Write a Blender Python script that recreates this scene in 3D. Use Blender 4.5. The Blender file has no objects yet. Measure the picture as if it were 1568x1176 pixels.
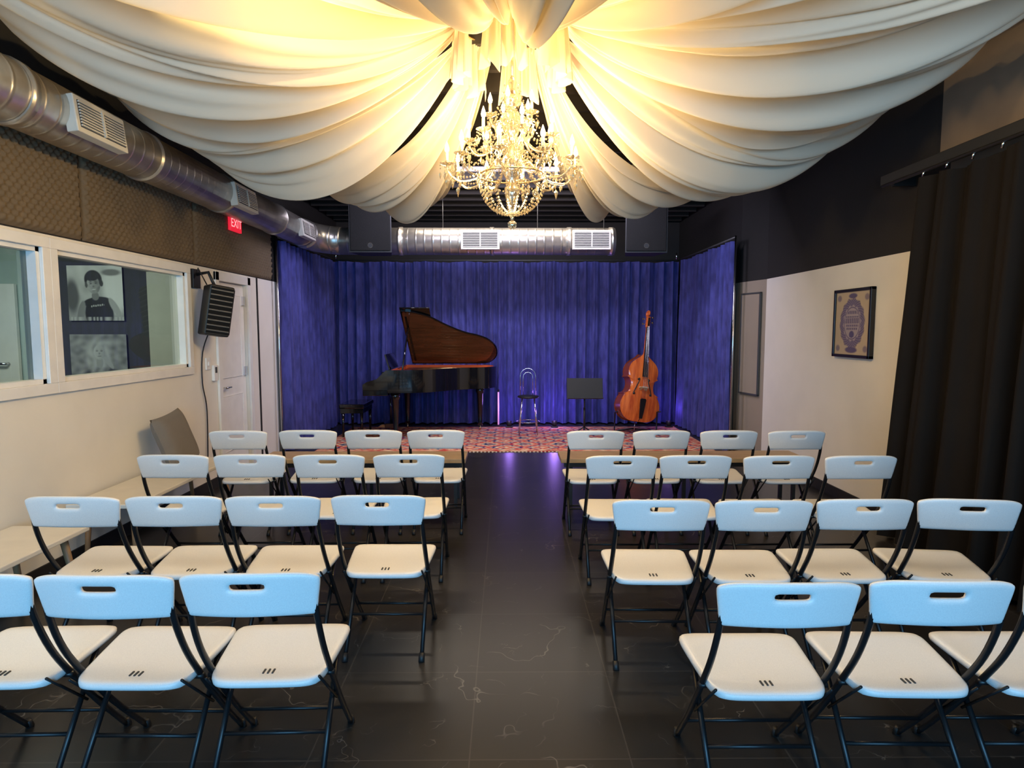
import bpy, bmesh, math, random
from mathutils import Vector, Matrix, noise
random.seed(7)
sc = bpy.context.scene
pi = math.pi

# ------------------------------------------------------------------ materials
def pbr(name, col, rough=.5, metal=0., spec=.5, col2=None, nscale=8., bump=0., bscale=60., emit=None, es=0., sheen=0., coat=0., stretch=(1,1,1), detail=4):
    m = bpy.data.materials.new(name); m.use_nodes = True
    nt = m.node_tree; b = nt.nodes['Principled BSDF']
    b.inputs['Roughness'].default_value = rough
    b.inputs['Metallic'].default_value = metal
    b.inputs['Specular IOR Level'].default_value = spec
    b.inputs['Sheen Weight'].default_value = sheen
    b.inputs['Coat Weight'].default_value = coat
    tc = nt.nodes.new('ShaderNodeTexCoord'); mp = nt.nodes.new('ShaderNodeMapping')
    mp.inputs['Scale'].default_value = stretch
    nt.links.new(tc.outputs['Object'], mp.inputs[0])
    n = nt.nodes.new('ShaderNodeTexNoise'); n.inputs['Scale'].default_value = nscale; n.inputs['Detail'].default_value = detail
    nt.links.new(mp.outputs[0], n.inputs['Vector'])
    r = nt.nodes.new('ShaderNodeValToRGB')
    c2 = col2 if col2 else tuple(c*.94 for c in col)
    r.color_ramp.elements[0].color = (*c2, 1); r.color_ramp.elements[1].color = (*col, 1)
    r.color_ramp.elements[0].position = .35; r.color_ramp.elements[1].position = .65
    nt.links.new(n.outputs['Fac'], r.inputs[0]); nt.links.new(r.outputs[0], b.inputs['Base Color'])
    if bump > 0:
        n2 = nt.nodes.new('ShaderNodeTexNoise'); n2.inputs['Scale'].default_value = bscale
        nt.links.new(mp.outputs[0], n2.inputs['Vector'])
        bp = nt.nodes.new('ShaderNodeBump'); bp.inputs['Strength'].default_value = bump; bp.inputs['Distance'].default_value = .01
        nt.links.new(n2.outputs['Fac'], bp.inputs['Height']); nt.links.new(bp.outputs[0], b.inputs['Normal'])
    if emit:
        b.inputs['Emission Color'].default_value = (*emit, 1); b.inputs['Emission Strength'].default_value = es
        m.cycles.emission_sampling = 'NONE'
    return m

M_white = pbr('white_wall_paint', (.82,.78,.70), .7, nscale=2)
M_recess_shade = pbr('recess_wall_shaded', (.32,.26,.20), .7, nscale=2)  # shade on the angled wall and its panel, put into the base colour
M_trim = pbr('white_trim_paint', (.86,.85,.81), .4)
M_black = pbr('black_wall_paint', (.012,.010,.009), .75, bump=.1)
M_taupe = pbr('taupe_wall_paint', (.20,.145,.10), .8)
M_foam = pbr('acoustic_foam_brown', (.15,.108,.064), .9)
M_plastic = pbr('chair_white_plastic', (.80,.79,.77), .38, nscale=300, col2=(.73,.72,.71))
M_cmetal = pbr('chair_dark_metal', (.014,.014,.016), .35, metal=.3)
M_slot = pbr('dark_slot', (.05,.05,.05), .8)
M_blackplas = pbr('black_plastic', (.012,.012,.013), .5)
M_grille = pbr('black_grille', (.010,.010,.010), .8, spec=.2, bump=.6, bscale=300)
M_lacq = pbr('piano_black_lacquer', (.006,.006,.007), .08, coat=.4)
M_lidrefl = pbr('piano_lid_painted_reflection', (.13,.042,.018), .10, coat=.8, col2=(.06,.02,.009), nscale=2, stretch=(1,5,1))  # red-brown reflection in the black lid, painted as base colour
M_plate = pbr('piano_gold_plate', (.65,.30,.10), .35, metal=.6)
M_felt = pbr('piano_red_felt', (.75,.14,.04), .7)
M_ivory = pbr('piano_key_ivory', (.85,.83,.78), .25)
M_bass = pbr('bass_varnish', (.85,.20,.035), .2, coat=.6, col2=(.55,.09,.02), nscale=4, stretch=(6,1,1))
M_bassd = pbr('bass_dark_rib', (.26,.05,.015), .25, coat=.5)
M_ebony = pbr('ebony', (.012,.010,.009), .35)
M_bridge = pbr('maple_bridge', (.65,.42,.2), .5)
M_chrome = pbr('chrome_metal', (.7,.7,.72), .18, metal=1)
M_steel = pbr('grey_steel', (.10,.10,.10), .5, metal=.5)
M_brass = pbr('brass_metal', (.75,.55,.28), .25, metal=1)
M_wood = pbr('bench_oak_wood', (.50,.36,.20), .4, col2=(.36,.24,.12), nscale=5, stretch=(1,14,1))
M_legwood = pbr('bench_leg_wood', (.34,.20,.10), .5)
M_bench = pbr('bench_white_laminate', (.78,.74,.66), .4)
M_cushion = pbr('cushion_grey_fabric', (.20,.175,.145), .95, bump=.5, bscale=250, sheen=.1)
M_darkc = pbr('dark_ceiling_paint', (.012,.010,.009), .8)
M_joist = pbr('dark_ceiling_joist', (.026,.021,.018), .8)
M_register = pbr('vent_register_white', (.60,.57,.50), .45)
M_candle = pbr('candle_sleeve', (.85,.72,.45), .5)
M_bulb = pbr('lit_candle_bulb', (1,.8,.5), .5, emit=(1,.80,.42), es=9)
M_bcurt = pbr('black_drape_fabric', (.009,.0065,.005), .9, spec=.2)
M_paper = pbr('rug_fringe_cotton', (.62,.55,.42), .8)
M_exit = pbr('exit_sign_red', (.5,.01,.02), .4, emit=(1,.02,.05), es=.7)
M_exitw = pbr('exit_sign_letters', (1,.6,.6), .4, emit=(1,.5,.5), es=1.0)
M_ledw = pbr('led_lens', (.9,.5,1), .4, emit=(.80,.32,.75), es=.6)
M_ctrl = pbr('control_room_grey', (.06,.06,.07), .8)
M_ctrl2 = pbr('control_room_pale', (.42,.52,.48), .8)
M_cdoor = pbr('control_room_door', (.55,.54,.45), .5)

M_print = bpy.data.materials.new('printed_picture'); M_print.use_nodes = True
nt = M_print.node_tree; b = nt.nodes['Principled BSDF']; b.inputs['Roughness'].default_value=.45
at = nt.nodes.new('ShaderNodeAttribute'); at.attribute_name='print'; nt.links.new(at.outputs['Color'], b.inputs['Base Color'])

M_crys = bpy.data.materials.new('chandelier_crystal'); M_crys.use_nodes = True
nt = M_crys.node_tree; b = nt.nodes['Principled BSDF']
b.inputs['Base Color'].default_value = (.84,.76,.60,1); b.inputs['Roughness'].default_value = .10; b.inputs['Metallic'].default_value = .92
tr = nt.nodes.new('ShaderNodeBsdfTransparent'); mx = nt.nodes.new('ShaderNodeMixShader'); mx.inputs[0].default_value = .4
nz = nt.nodes.new('ShaderNodeTexNoise'); nz.inputs['Scale'].default_value = 40
mrg = nt.nodes.new('ShaderNodeMapRange'); mrg.inputs[3].default_value = .2; mrg.inputs[4].default_value = .7
nt.links.new(nz.outputs['Fac'], mrg.inputs[0]); nt.links.new(mrg.outputs[0], mx.inputs[0])
nt.links.new(b.outputs[0], mx.inputs[1]); nt.links.new(tr.outputs[0], mx.inputs[2]); nt.links.new(mx.outputs[0], nt.nodes['Material Output'].inputs[0])

def clearmat(name):
    m = bpy.data.materials.new(name); m.use_nodes = True; nt = m.node_tree
    for n in list(nt.nodes):
        if n.type != 'OUTPUT_MATERIAL': nt.nodes.remove(n)
    return m, nt, [n for n in nt.nodes if n.type=='OUTPUT_MATERIAL'][0]
M_glass, nt, out_ = clearmat('window_glass')
tr = nt.nodes.new('ShaderNodeBsdfTransparent'); tr.inputs[0].default_value = (.80,.90,.86,1)
gl = nt.nodes.new('ShaderNodeBsdfGlossy'); gl.inputs['Roughness'].default_value = .01
lw = nt.nodes.new('ShaderNodeLayerWeight'); lw.inputs[0].default_value = .12
mrg = nt.nodes.new('ShaderNodeMapRange'); mrg.inputs[3].default_value=.10; mrg.inputs[4].default_value=.9
mx = nt.nodes.new('ShaderNodeMixShader')
nt.links.new(lw.outputs['Fresnel'], mrg.inputs[0]); nt.links.new(mrg.outputs[0], mx.inputs[0]); nt.links.new(tr.outputs[0], mx.inputs[1]); nt.links.new(gl.outputs[0], mx.inputs[2])
nt.links.new(mx.outputs[0], out_.inputs[0])

M_drape, nt, out_ = clearmat('ceiling_drape_voile')
di = nt.nodes.new('ShaderNodeBsdfDiffuse')
tl = nt.nodes.new('ShaderNodeBsdfTranslucent'); tl.inputs[0].default_value = (.90,.72,.42,1)
nz = nt.nodes.new('ShaderNodeTexNoise'); nz.inputs['Scale'].default_value = 3
rp = nt.nodes.new('ShaderNodeValToRGB'); rp.color_ramp.elements[0].color=(.72,.64,.51,1); rp.color_ramp.elements[1].color=(.79,.71,.58,1)
nt.links.new(nz.outputs['Fac'], rp.inputs[0]); nt.links.new(rp.outputs[0], di.inputs[0])
mx = nt.nodes.new('ShaderNodeMixShader'); mx.inputs[0].default_value = .22
nt.links.new(di.outputs[0], mx.inputs[1]); nt.links.new(tl.outputs[0], mx.inputs[2]); nt.links.new(mx.outputs[0], out_.inputs[0])

M_velvet = pbr('blue_velvet', (.060,.064,.31), .8, col2=(.028,.031,.17), nscale=14, sheen=.22, bump=.3, bscale=90, stretch=(1,1,.35))
M_velvet.node_tree.nodes['Principled BSDF'].inputs['Sheen Tint'].default_value = (.45,.45,1,1)

def duct_mat(name, axis):
    m = pbr(name, (.68,.64,.57), .32, metal=.85, col2=(.50,.47,.42), nscale=6)
    nt = m.node_tree; b = nt.nodes['Principled BSDF']
    tc = nt.nodes.new('ShaderNodeTexCoord')
    w = nt.nodes.new('ShaderNodeTexWave'); w.bands_direction = axis; w.inputs['Scale'].default_value = 2.6
    nt.links.new(tc.outputs['Object'], w.inputs['Vector'])
    pw = nt.nodes.new('ShaderNodeMath'); pw.operation='POWER'; pw.inputs[1].default_value = 14
    nt.links.new(w.outputs['Fac'], pw.inputs[0])
    bp = nt.nodes.new('ShaderNodeBump'); bp.inputs['Distance'].default_value=.006; bp.inputs['Strength'].default_value=.7
    nt.links.new(pw.outputs[0], bp.inputs['Height']); nt.links.new(bp.outputs[0], b.inputs['Normal'])
    return m
M_ductY = duct_mat('galvanised_duct_y','Y'); M_ductX = duct_mat('galvanised_duct_x','X')

M_floor = bpy.data.materials.new('black_marble_tile'); M_floor.use_nodes = True
nt = M_floor.node_tree; b = nt.nodes['Principled BSDF']
tc = nt.nodes.new('ShaderNodeTexCoord')
def ridge(scale, width, dist, gate):
    n = nt.nodes.new('ShaderNodeTexNoise'); n.inputs['Scale'].default_value=scale; n.inputs['Detail'].default_value=4; n.inputs['Distortion'].default_value=dist
    nt.links.new(tc.outputs['Object'], n.inputs['Vector'])
    s = nt.nodes.new('ShaderNodeMath'); s.operation='SUBTRACT'; s.inputs[1].default_value=.5; nt.links.new(n.outputs['Fac'], s.inputs[0])
    a = nt.nodes.new('ShaderNodeMath'); a.operation='ABSOLUTE'; nt.links.new(s.outputs[0], a.inputs[0])
    mr = nt.nodes.new('ShaderNodeMapRange'); mr.inputs[1].default_value=0; mr.inputs[2].default_value=width; mr.inputs[3].default_value=1; mr.inputs[4].default_value=0
    nt.links.new(a.outputs[0], mr.inputs[0])
    g = nt.nodes.new('ShaderNodeTexNoise'); g.inputs['Scale'].default_value=scale*1.7; nt.links.new(tc.outputs['Object'], g.inputs['Vector'])
    gm = nt.nodes.new('ShaderNodeMapRange'); gm.inputs[1].default_value=gate; gm.inputs[2].default_value=gate+.12; nt.links.new(g.outputs['Fac'], gm.inputs[0])
    mu = nt.nodes.new('ShaderNodeMath'); mu.operation='MULTIPLY'; nt.links.new(mr.outputs[0], mu.inputs[0]); nt.links.new(gm.outputs[0], mu.inputs[1])
    return mu
r1 = ridge(1.5,.0032,.1,.50); r2 = ridge(3.3,.0038,.05,.55)
ad = nt.nodes.new('ShaderNodeMath'); ad.operation='ADD'; ad.use_clamp=True
nt.links.new(r1.outputs[0], ad.inputs[0]); nt.links.new(r2.outputs[0], ad.inputs[1])
brk = nt.nodes.new('ShaderNodeTexBrick'); brk.offset=0.; brk.inputs['Scale'].default_value=1; brk.inputs['Brick Width'].default_value=.61; brk.inputs['Row Height'].default_value=.61
brk.inputs['Mortar Size'].default_value=.0028; brk.inputs['Color1'].default_value=(.018,.0162,.015,1); brk.inputs['Color2'].default_value=(.026,.0235,.022,1); brk.inputs['Mortar'].default_value=(.055,.049,.044,1)
mp = nt.nodes.new('ShaderNodeMapping'); mp.inputs['Location'].default_value=(.14,.2,0); nt.links.new(tc.outputs['Object'], mp.inputs[0]); nt.links.new(mp.outputs[0], brk.inputs['Vector'])
mc = nt.nodes.new('ShaderNodeMixRGB'); mc.inputs[2].default_value=(.15,.135,.12,1)
nt.links.new(ad.outputs[0], mc.inputs[0]); nt.links.new(brk.outputs['Color'], mc.inputs[1]); nt.links.new(mc.outputs[0], b.inputs['Base Color'])
b.inputs['Roughness'].default_value=.28; b.inputs['Specular IOR Level'].default_value=.42

M_rug = bpy.data.materials.new('persian_rug'); M_rug.use_nodes = True
nt = M_rug.node_tree; b = nt.nodes['Principled BSDF']; b.inputs['Roughness'].default_value=.95; b.inputs['Specular IOR Level'].default_value=.1
tc = nt.nodes.new('ShaderNodeTexCoord')
v = nt.nodes.new('ShaderNodeTexVoronoi'); v.inputs['Scale'].default_value=2.0; v.inputs['Randomness'].default_value=0; v.distance='MANHATTAN'
v2 = nt.nodes.new('ShaderNodeTexVoronoi'); v2.inputs['Scale'].default_value=8; v2.inputs['Randomness'].default_value=.3
nt.links.new(tc.outputs['Object'], v.inputs['Vector']); nt.links.new(tc.outputs['Object'], v2.inputs['Vector'])
ra = nt.nodes.new('ShaderNodeValToRGB'); ra.color_ramp.interpolation='CONSTANT'
els = ra.color_ramp.elements; els[0].color=(.70,.50,.30,1); els[0].position=0
els[1].position=.14; els[1].color=(.50,.025,.015,1)
for p,c in ((.30,(.75,.54,.32)),(.37,(.015,.04,.14)),(.50,(.55,.035,.02)),(.70,(.75,.54,.32)),(.78,(.03,.05,.12))):
    e=els.new(p); e.color=(*c,1)
nt.links.new(v.outputs['Distance'], ra.inputs[0])
rb = nt.nodes.new('ShaderNodeValToRGB'); rb.color_ramp.interpolation='CONSTANT'
els = rb.color_ramp.elements; els[0].color=(.60,.03,.02,1); els[1].position=.25; els[1].color=(.78,.56,.33,1)
e=els.new(.5); e.color=(.02,.04,.12,1)
nt.links.new(v2.outputs['Distance'], rb.inputs[0])
mc = nt.nodes.new('ShaderNodeMixRGB'); mc.inputs[0].default_value=.38
nt.links.new(ra.outputs[0], mc.inputs[1]); nt.links.new(rb.outputs[0], mc.inputs[2]); nt.links.new(mc.outputs[0], b.inputs['Base Color'])
M_rugb = pbr('rug_border', (.72,.48,.27), .95, col2=(.45,.03,.02), nscale=9)

# ------------------------------------------------------------------ mesh builder
class MB:
    def __init__(s): s.v=[]; s.f=[]; s.m=[]; s.sm=[]; s.mats=[]
    def mi(s,mat):
        if mat not in s.mats: s.mats.append(mat)
        return s.mats.index(mat)
    def add(s,vs,fs,mat,smooth=True,M=None):
        o=len(s.v); k=s.mi(mat)
        for p in vs:
            p=Vector(p); s.v.append(tuple(M@p) if M else tuple(p))
        for f in fs:
            s.f.append(tuple(i+o for i in f)); s.m.append(k); s.sm.append(smooth)
    def box(s,lo,hi,mat,bevel=0.,M=None,smooth=False):
        bm=bmesh.new(); bmesh.ops.create_cube(bm,size=1)
        lo=Vector(lo); hi=Vector(hi); c=(lo+hi)/2; d=hi-lo
        for v in bm.verts: v.co=Vector((v.co.x*d.x,v.co.y*d.y,v.co.z*d.z))+c
        if bevel>0: bmesh.ops.bevel(bm,geom=bm.edges[:],offset=bevel,segments=2,affect='EDGES',profile=.5)
        s.addbm(bm,mat,M,smooth)
    def addbm(s,bm,mat,M=None,smooth=False):
        bm.verts.index_update()
        s.add([v.co.copy() for v in bm.verts],[[v.index for v in f.verts] for f in bm.faces],mat,smooth,M); bm.free()
    def tube(s,path,r,mat,n=8,closed=False,M=None):
        path=[Vector(p) for p in path]; N=len(path)
        rs=r if isinstance(r,(list,tuple)) else [r]*N
        vs=[];fs=[];prev=None
        for i,p in enumerate(path):
            if closed: t=path[(i+1)%N]-path[i-1]
            else: t=path[min(i+1,N-1)]-path[max(i-1,0)]
            t.normalize()
            if prev is None:
                a=Vector((0,0,1)) if abs(t.z)<.9 else Vector((1,0,0))
                u=t.cross(a).normalized()
            else:
                u=(prev-t*prev.dot(t)).normalized()
            prev=u; w=t.cross(u)
            for k in range(n):
                a=2*pi*k/n; vs.append(p+(u*math.cos(a)+w*math.sin(a))*rs[i])
        for i in range(N if closed else N-1):
            j=(i+1)%N
            for k in range(n):
                fs.append((i*n+k,i*n+(k+1)%n,j*n+(k+1)%n,j*n+k))
        if not closed:
            fs.append(tuple(range(n))[::-1]); fs.append(tuple((N-1)*n+k for k in range(n)))
        s.add(vs,fs,mat,True,M)
    def lathe(s,prof,c,mat,n=16,M=None):
        vs=[];fs=[];c=Vector(c)
        for r,z in prof:
            for k in range(n):
                a=2*pi*k/n; vs.append(c+Vector((r*math.cos(a),r*math.sin(a),z)))
        for i in range(len(prof)-1):
            for k in range(n):
                fs.append((i*n+k,i*n+(k+1)%n,(i+1)*n+(k+1)%n,(i+1)*n+k))
        s.add(vs,fs,mat,True,M)
    def octa(s,c,rx,rz,mat,rz2=None):
        c=Vector(c); rz2=rz2 or rz
        vs=[c+Vector((rx,0,0)),c+Vector((0,rx,0)),c-Vector((rx,0,0)),c-Vector((0,rx,0)),c+Vector((0,0,rz)),c-Vector((0,0,rz2))]
        s.add(vs,[(0,1,4),(1,2,4),(2,3,4),(3,0,4),(1,0,5),(2,1,5),(3,2,5),(0,3,5)],mat,False)
    def sphere(s,c,r,mat,seg=12,sc=(1,1,1),M=None):
        bm=bmesh.new(); bmesh.ops.create_uvsphere(bm,u_segments=seg,v_segments=max(6,seg//2+2),radius=r)
        for v in bm.verts: v.co=Vector((v.co.x*sc[0],v.co.y*sc[1],v.co.z*sc[2]))+Vector(c)
        s.addbm(bm,mat,M,True)
    def prism(s,pts,z0,z1,mat,M=None,cap=True,smooth=False):
        n=len(pts); vs=[(x,y,z0) for x,y in pts]+[(x,y,z1) for x,y in pts]
        fs=[(i,(i+1)%n,n+(i+1)%n,n+i) for i in range(n)]
        s.add(vs,fs,mat,smooth,M)
        if cap: s.add(vs,[tuple(range(n))[::-1],tuple(range(n,2*n))],mat,False,M)
    def grid(s,fn,nu,nv,mat,smooth=True,M=None,skip=None):
        vs=[fn(i/nu,j/nv) for j in range(nv+1) for i in range(nu+1)]
        fs=[(j*(nu+1)+i,j*(nu+1)+i+1,(j+1)*(nu+1)+i+1,(j+1)*(nu+1)+i) for j in range(nv) for i in range(nu) if not(skip and skip(i,j))]
        s.add(vs,fs,mat,smooth,M)
    def mesh(s,name):
        me=bpy.data.meshes.new(name); me.from_pydata(s.v,[],s.f)
        for m in s.mats: me.materials.append(m)
        me.polygons.foreach_set('material_index',s.m); me.polygons.foreach_set('use_smooth',s.sm); me.update()
        return me
    def obj(s,name,parent=None,loc=None,rz=0):
        o=bpy.data.objects.new(name,s.mesh(name)); sc.collection.objects.link(o)
        if parent: o.parent=parent
        if loc: o.location=loc
        o.rotation_euler[2]=rz
        return o
def empty(name,loc=(0,0,0)):
    o=bpy.data.objects.new(name,None); sc.collection.objects.link(o); o.location=loc; o.empty_display_size=.1; return o
def par(o,e):
    o.parent=e; o.matrix_parent_inverse=Matrix.Translation(-Vector(e.location))
def evalmod(mb,mods):
    o=mb.obj('tmp')
    for t,kw in mods:
        m=o.modifiers.new(t,t)
        for k,v in kw.items(): setattr(m,k,v)
    dg=bpy.context.evaluated_depsgraph_get(); me=bpy.data.meshes.new_from_object(o.evaluated_get(dg))
    vs=[v.co.copy() for v in me.vertices]; fs=[tuple(p.vertices) for p in me.polygons]
    bpy.data.objects.remove(o); return vs,fs
def catmull(pts,k=6,closed=False):
    out=[];n=len(pts);P=[Vector(p) for p in pts]
    for i in range(n if closed else n-1):
        if closed: a,b_,c,d=P[i-1],P[i],P[(i+1)%n],P[(i+2)%n]
        else: a,b_,c,d=P[max(i-1,0)],P[i],P[i+1],P[min(i+2,n-1)]
        for j in range(k):
            t=j/k; out.append(.5*((2*b_)+(c-a)*t+(2*a-5*b_+4*c-d)*t*t+(3*b_-a-3*c+d)*t**3))
    if not closed: out.append(P[-1])
    return out
def simplebox(name,lo,hi,mat,bevel=0.):
    m=MB(); m.box(lo,hi,mat,bevel); return m.obj(name)
def picture(w,h,fn,M,n=96,thick=.012):
    m=MB(); nh=int(n*h/w)
    m.grid(lambda a,b_:((a*2-1)*w/2,-thick,(b_*2-1)*h/2),n,nh,M_print,False)
    cols=[fn((i/n)*2-1,(j/nh)*2-1) for j in range(nh+1) for i in range(n+1)]
    m.box((-w/2,-thick+.001,-h/2),(w/2,0,h/2),M_blackplas)
    m.v=[tuple(M@Vector(p)) for p in m.v]
    me=m.mesh('print'); at=me.color_attributes.new('print','FLOAT_COLOR','POINT')
    for i,c in enumerate(cols): at.data[i].color=(*c,1)
    return me

# ------------------------------------------------------------------ room shell
CZ=3.75; YF=-3.2; YB=11.3
m=MB(); m.box((-6.6,YF-.1,-.1),(3.5,YB,0),M_floor); m.obj('floor')
m=MB(); m.box((-6.6,YF-.1,CZ),(3.5,YB,CZ+.1),M_darkc); m.obj('ceiling')
m=MB()
y=-2.8
while y<YB-.2:
    m.box((-2.98,y,CZ-.24),(3.05,y+.05,CZ-.001),M_joist); y+=.42
m.obj('trim_ceiling_joists')
WZ=2.24
def wl(y0,y1,z0,z1,mat=M_white): simplebox('wall_left',(-3.12,y0,z0),(-3.0,y1,z1),mat)
wl(YF,6.6,0,1.25); wl(YF,2.3,1.25,WZ); wl(2.3,5.94,2.17,WZ); wl(4.11,4.25,1.25,2.17); wl(5.94,6.6,1.25,WZ)
wl(6.6,7.32,2.13,WZ); wl(7.32,YB,0,WZ); wl(YF,YB,WZ,CZ,M_black)
m=MB()
m.box((3.2,4.6,0),(3.32,7.74,WZ),M_white); m.box((3.2,YF,0),(3.32,4.6,2.85),M_taupe)
m.box((3.2,YF,2.85),(3.32,4.72,CZ),M_taupe); m.box((3.2,4.72,WZ),(3.32,7.74,CZ),M_black); m.box((3.2,4.6,WZ),(3.32,4.72,2.85),M_black)
for z0,z1,mt in ((0,WZ,M_recess_shade),(WZ,CZ,M_black)):
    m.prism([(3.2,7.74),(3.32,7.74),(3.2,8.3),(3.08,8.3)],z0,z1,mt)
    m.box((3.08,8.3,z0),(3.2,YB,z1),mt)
m.obj('wall_right')
simplebox('wall_back',(-3.12,YB,0),(3.5,YB+.1,CZ),M_black)
m=MB()
m.box((-3.12,YF-.1,0),(-2.2,YF,CZ),M_white); m.box((2.2,YF-.1,0),(3.32,YF,CZ),M_white)
m.box((-2.2,YF-.1,2.6),(2.2,YF,CZ),M_white); m.box((-2.2,YF-.1,0),(2.2,YF,.5),M_white)
m.obj('wall_front')
simplebox('baseboard_left',(-3.0,YF,0),(-2.985,6.5,.1),M_black)
simplebox('baseboard_right',(3.185,4.75,0),(3.2,7.74,.1),M_black)

def window(name,y0,y1,z0,z1):
    e=empty(name,(-3.0,(y0+y1)/2,z0)); 
    m=MB(); t=.07
    X0,X1=-3.0,-2.975
    m.box((X0,y0-t,z1),(X1,y1+t,z1+t),M_trim,.004); m.box((X0,y0-t,z0-t),(X1,y1+t,z0),M_trim,.004)
    m.box((X0,y0-t,z0),(X1,y0,z1),M_trim,.004); m.box((X0,y1,z0),(X1,y1+t,z1),M_trim,.004)
    s=.03
    m.box((-3.08,y0,z0),(-3.0,y0+s,z1),M_trim); m.box((-3.08,y1-s,z0),(-3.0,y1,z1),M_trim)
    m.box((-3.08,y0,z0),(-3.0,y1,z0+s),M_trim); m.box((-3.08,y0,z1-s),(-3.0,y1,z1),M_trim)
    par(m.obj('casing'),e)
    m=MB(); m.add([(-3.06,y0+s,z0+s),(-3.06,y1-s,z0+s),(-3.06,y1-s,z1-s),(-3.06,y0+s,z1-s)],[(0,1,2,3)],M_glass,False); par(m.obj('glass_pane'),e)
window('window_1',2.3,4.11,1.27,2.15); window('window_2',4.25,5.94,1.27,2.15)

m=MB()
m.box((-3.0,6.52,0),(-2.975,6.6,2.22),M_trim,.004); m.box((-3.0,7.32,0),(-2.975,7.40,2.22),M_trim,.004); m.box((-3.0,6.52,2.13),(-2.975,7.40,2.22),M_trim,.004)
m.obj('trim_door_casing')
m=MB()
m.box((-3.07,6.605,0.005),(-3.03,7.315,2.125),M_trim,.004)
for z in (.25,1.1,1.9): m.box((-3.03,7.26,z),(-3.005,7.31,z+.1),M_chrome)
m.box((-3.03,6.66,.3),(-3.024,7.2,.9),M_trim,.01); m.box((-3.03,6.66,1.1),(-3.024,7.2,2.0),M_trim,.01)
m.tube([(-3.03,6.68,1.0),(-2.98,6.68,1.0),(-2.98,6.80,1.0)],.01,M_chrome)
m.obj('door_1')
simplebox('trim_1',(-3.0,7.62,0),(-2.99,7.65,WZ),M_black)

def foam(y0,y1,z0,z1,name):
    m=MB(); ny=int((y1-y0)/.0165); nz=int((z1-z0)/.0165)
    def fn(a,b_):
        y=y0+a*(y1-y0); z=z0+b_*(z1-z0)
        e=min(1,min(a,1-a)*ny/2,min(b_,1-b_)*nz/2)
        d=.010+e*.034*(.5+.5*math.sin(2*pi*y/.066)*math.sin(2*pi*z/.066))
        if a in(0,1) or b_ in (0,1): d=0
        return (-2.999+d,y,z)
    m.grid(fn,ny,nz,M_foam); m.obj(name)
for y0,y1 in ((2.2,4.52),(4.535,6.10),(6.115,8.1)): foam(y0,y1,WZ+.01,2.98,'acoustic_foam_panel')

# control room beyond windows
simplebox('wall_control_back',(-5.2,7.0,0),(-3.12,7.1,2.7),M_ctrl)
simplebox('wall_control_pale',(-6.6,7.0,0),(-5.2,7.1,2.7),M_ctrl2)
simplebox('wall_control_side',(-6.7,1.9,0),(-6.6,7.1,2.7),M_ctrl2)
simplebox('wall_control_near',(-6.6,1.8,0),(-3.12,1.9,2.7),M_ctrl)
simplebox('ceiling_control',(-6.6,1.9,2.7),(-3.12,7.1,2.75),M_ctrl2)
m=MB(); m.box((-3.92,6.94,0),(-3.60,6.985,2.25),M_cdoor,.005); m.tube([(-3.9,6.93,1.0),(-3.9,6.9,1.0),(-3.8,6.9,1.0)],.01,M_chrome); m.obj('door_2')
m=MB(); m.box((-6.1,6.94,0),(-5.36,6.985,2.12),M_trim,.005); m.tube([(-5.46,6.93,1.25),(-5.46,6.88,1.25),(-5.58,6.88,1.25)],.015,M_chrome); m.obj('door_3')
m=MB(); m.box((-5.3,5.9,.98),(-3.5,6.5,1.02),M_blackplas); m.box((-5.25,5.95,0),(-5.2,6.45,.98),M_blackplas); m.box((-3.6,5.95,0),(-3.55,6.45,.98),M_blackplas)
m.obj('control_room_desk')
def ss(x,e=.06):
    t=max(0,min(1,.5-x/(2*e))); return t*t*(3-2*t)
def eld(u,v,cx,cy,rx,ry,rot=0):
    du,dv=u-cx,v-cy; c,s=math.cos(rot),math.sin(rot); du,dv=du*c+dv*s,-du*s+dv*c
    return math.hypot(du/rx,dv/ry)-1
def mixv(a,b_,t): return a*(1-t)+b_*t
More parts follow.
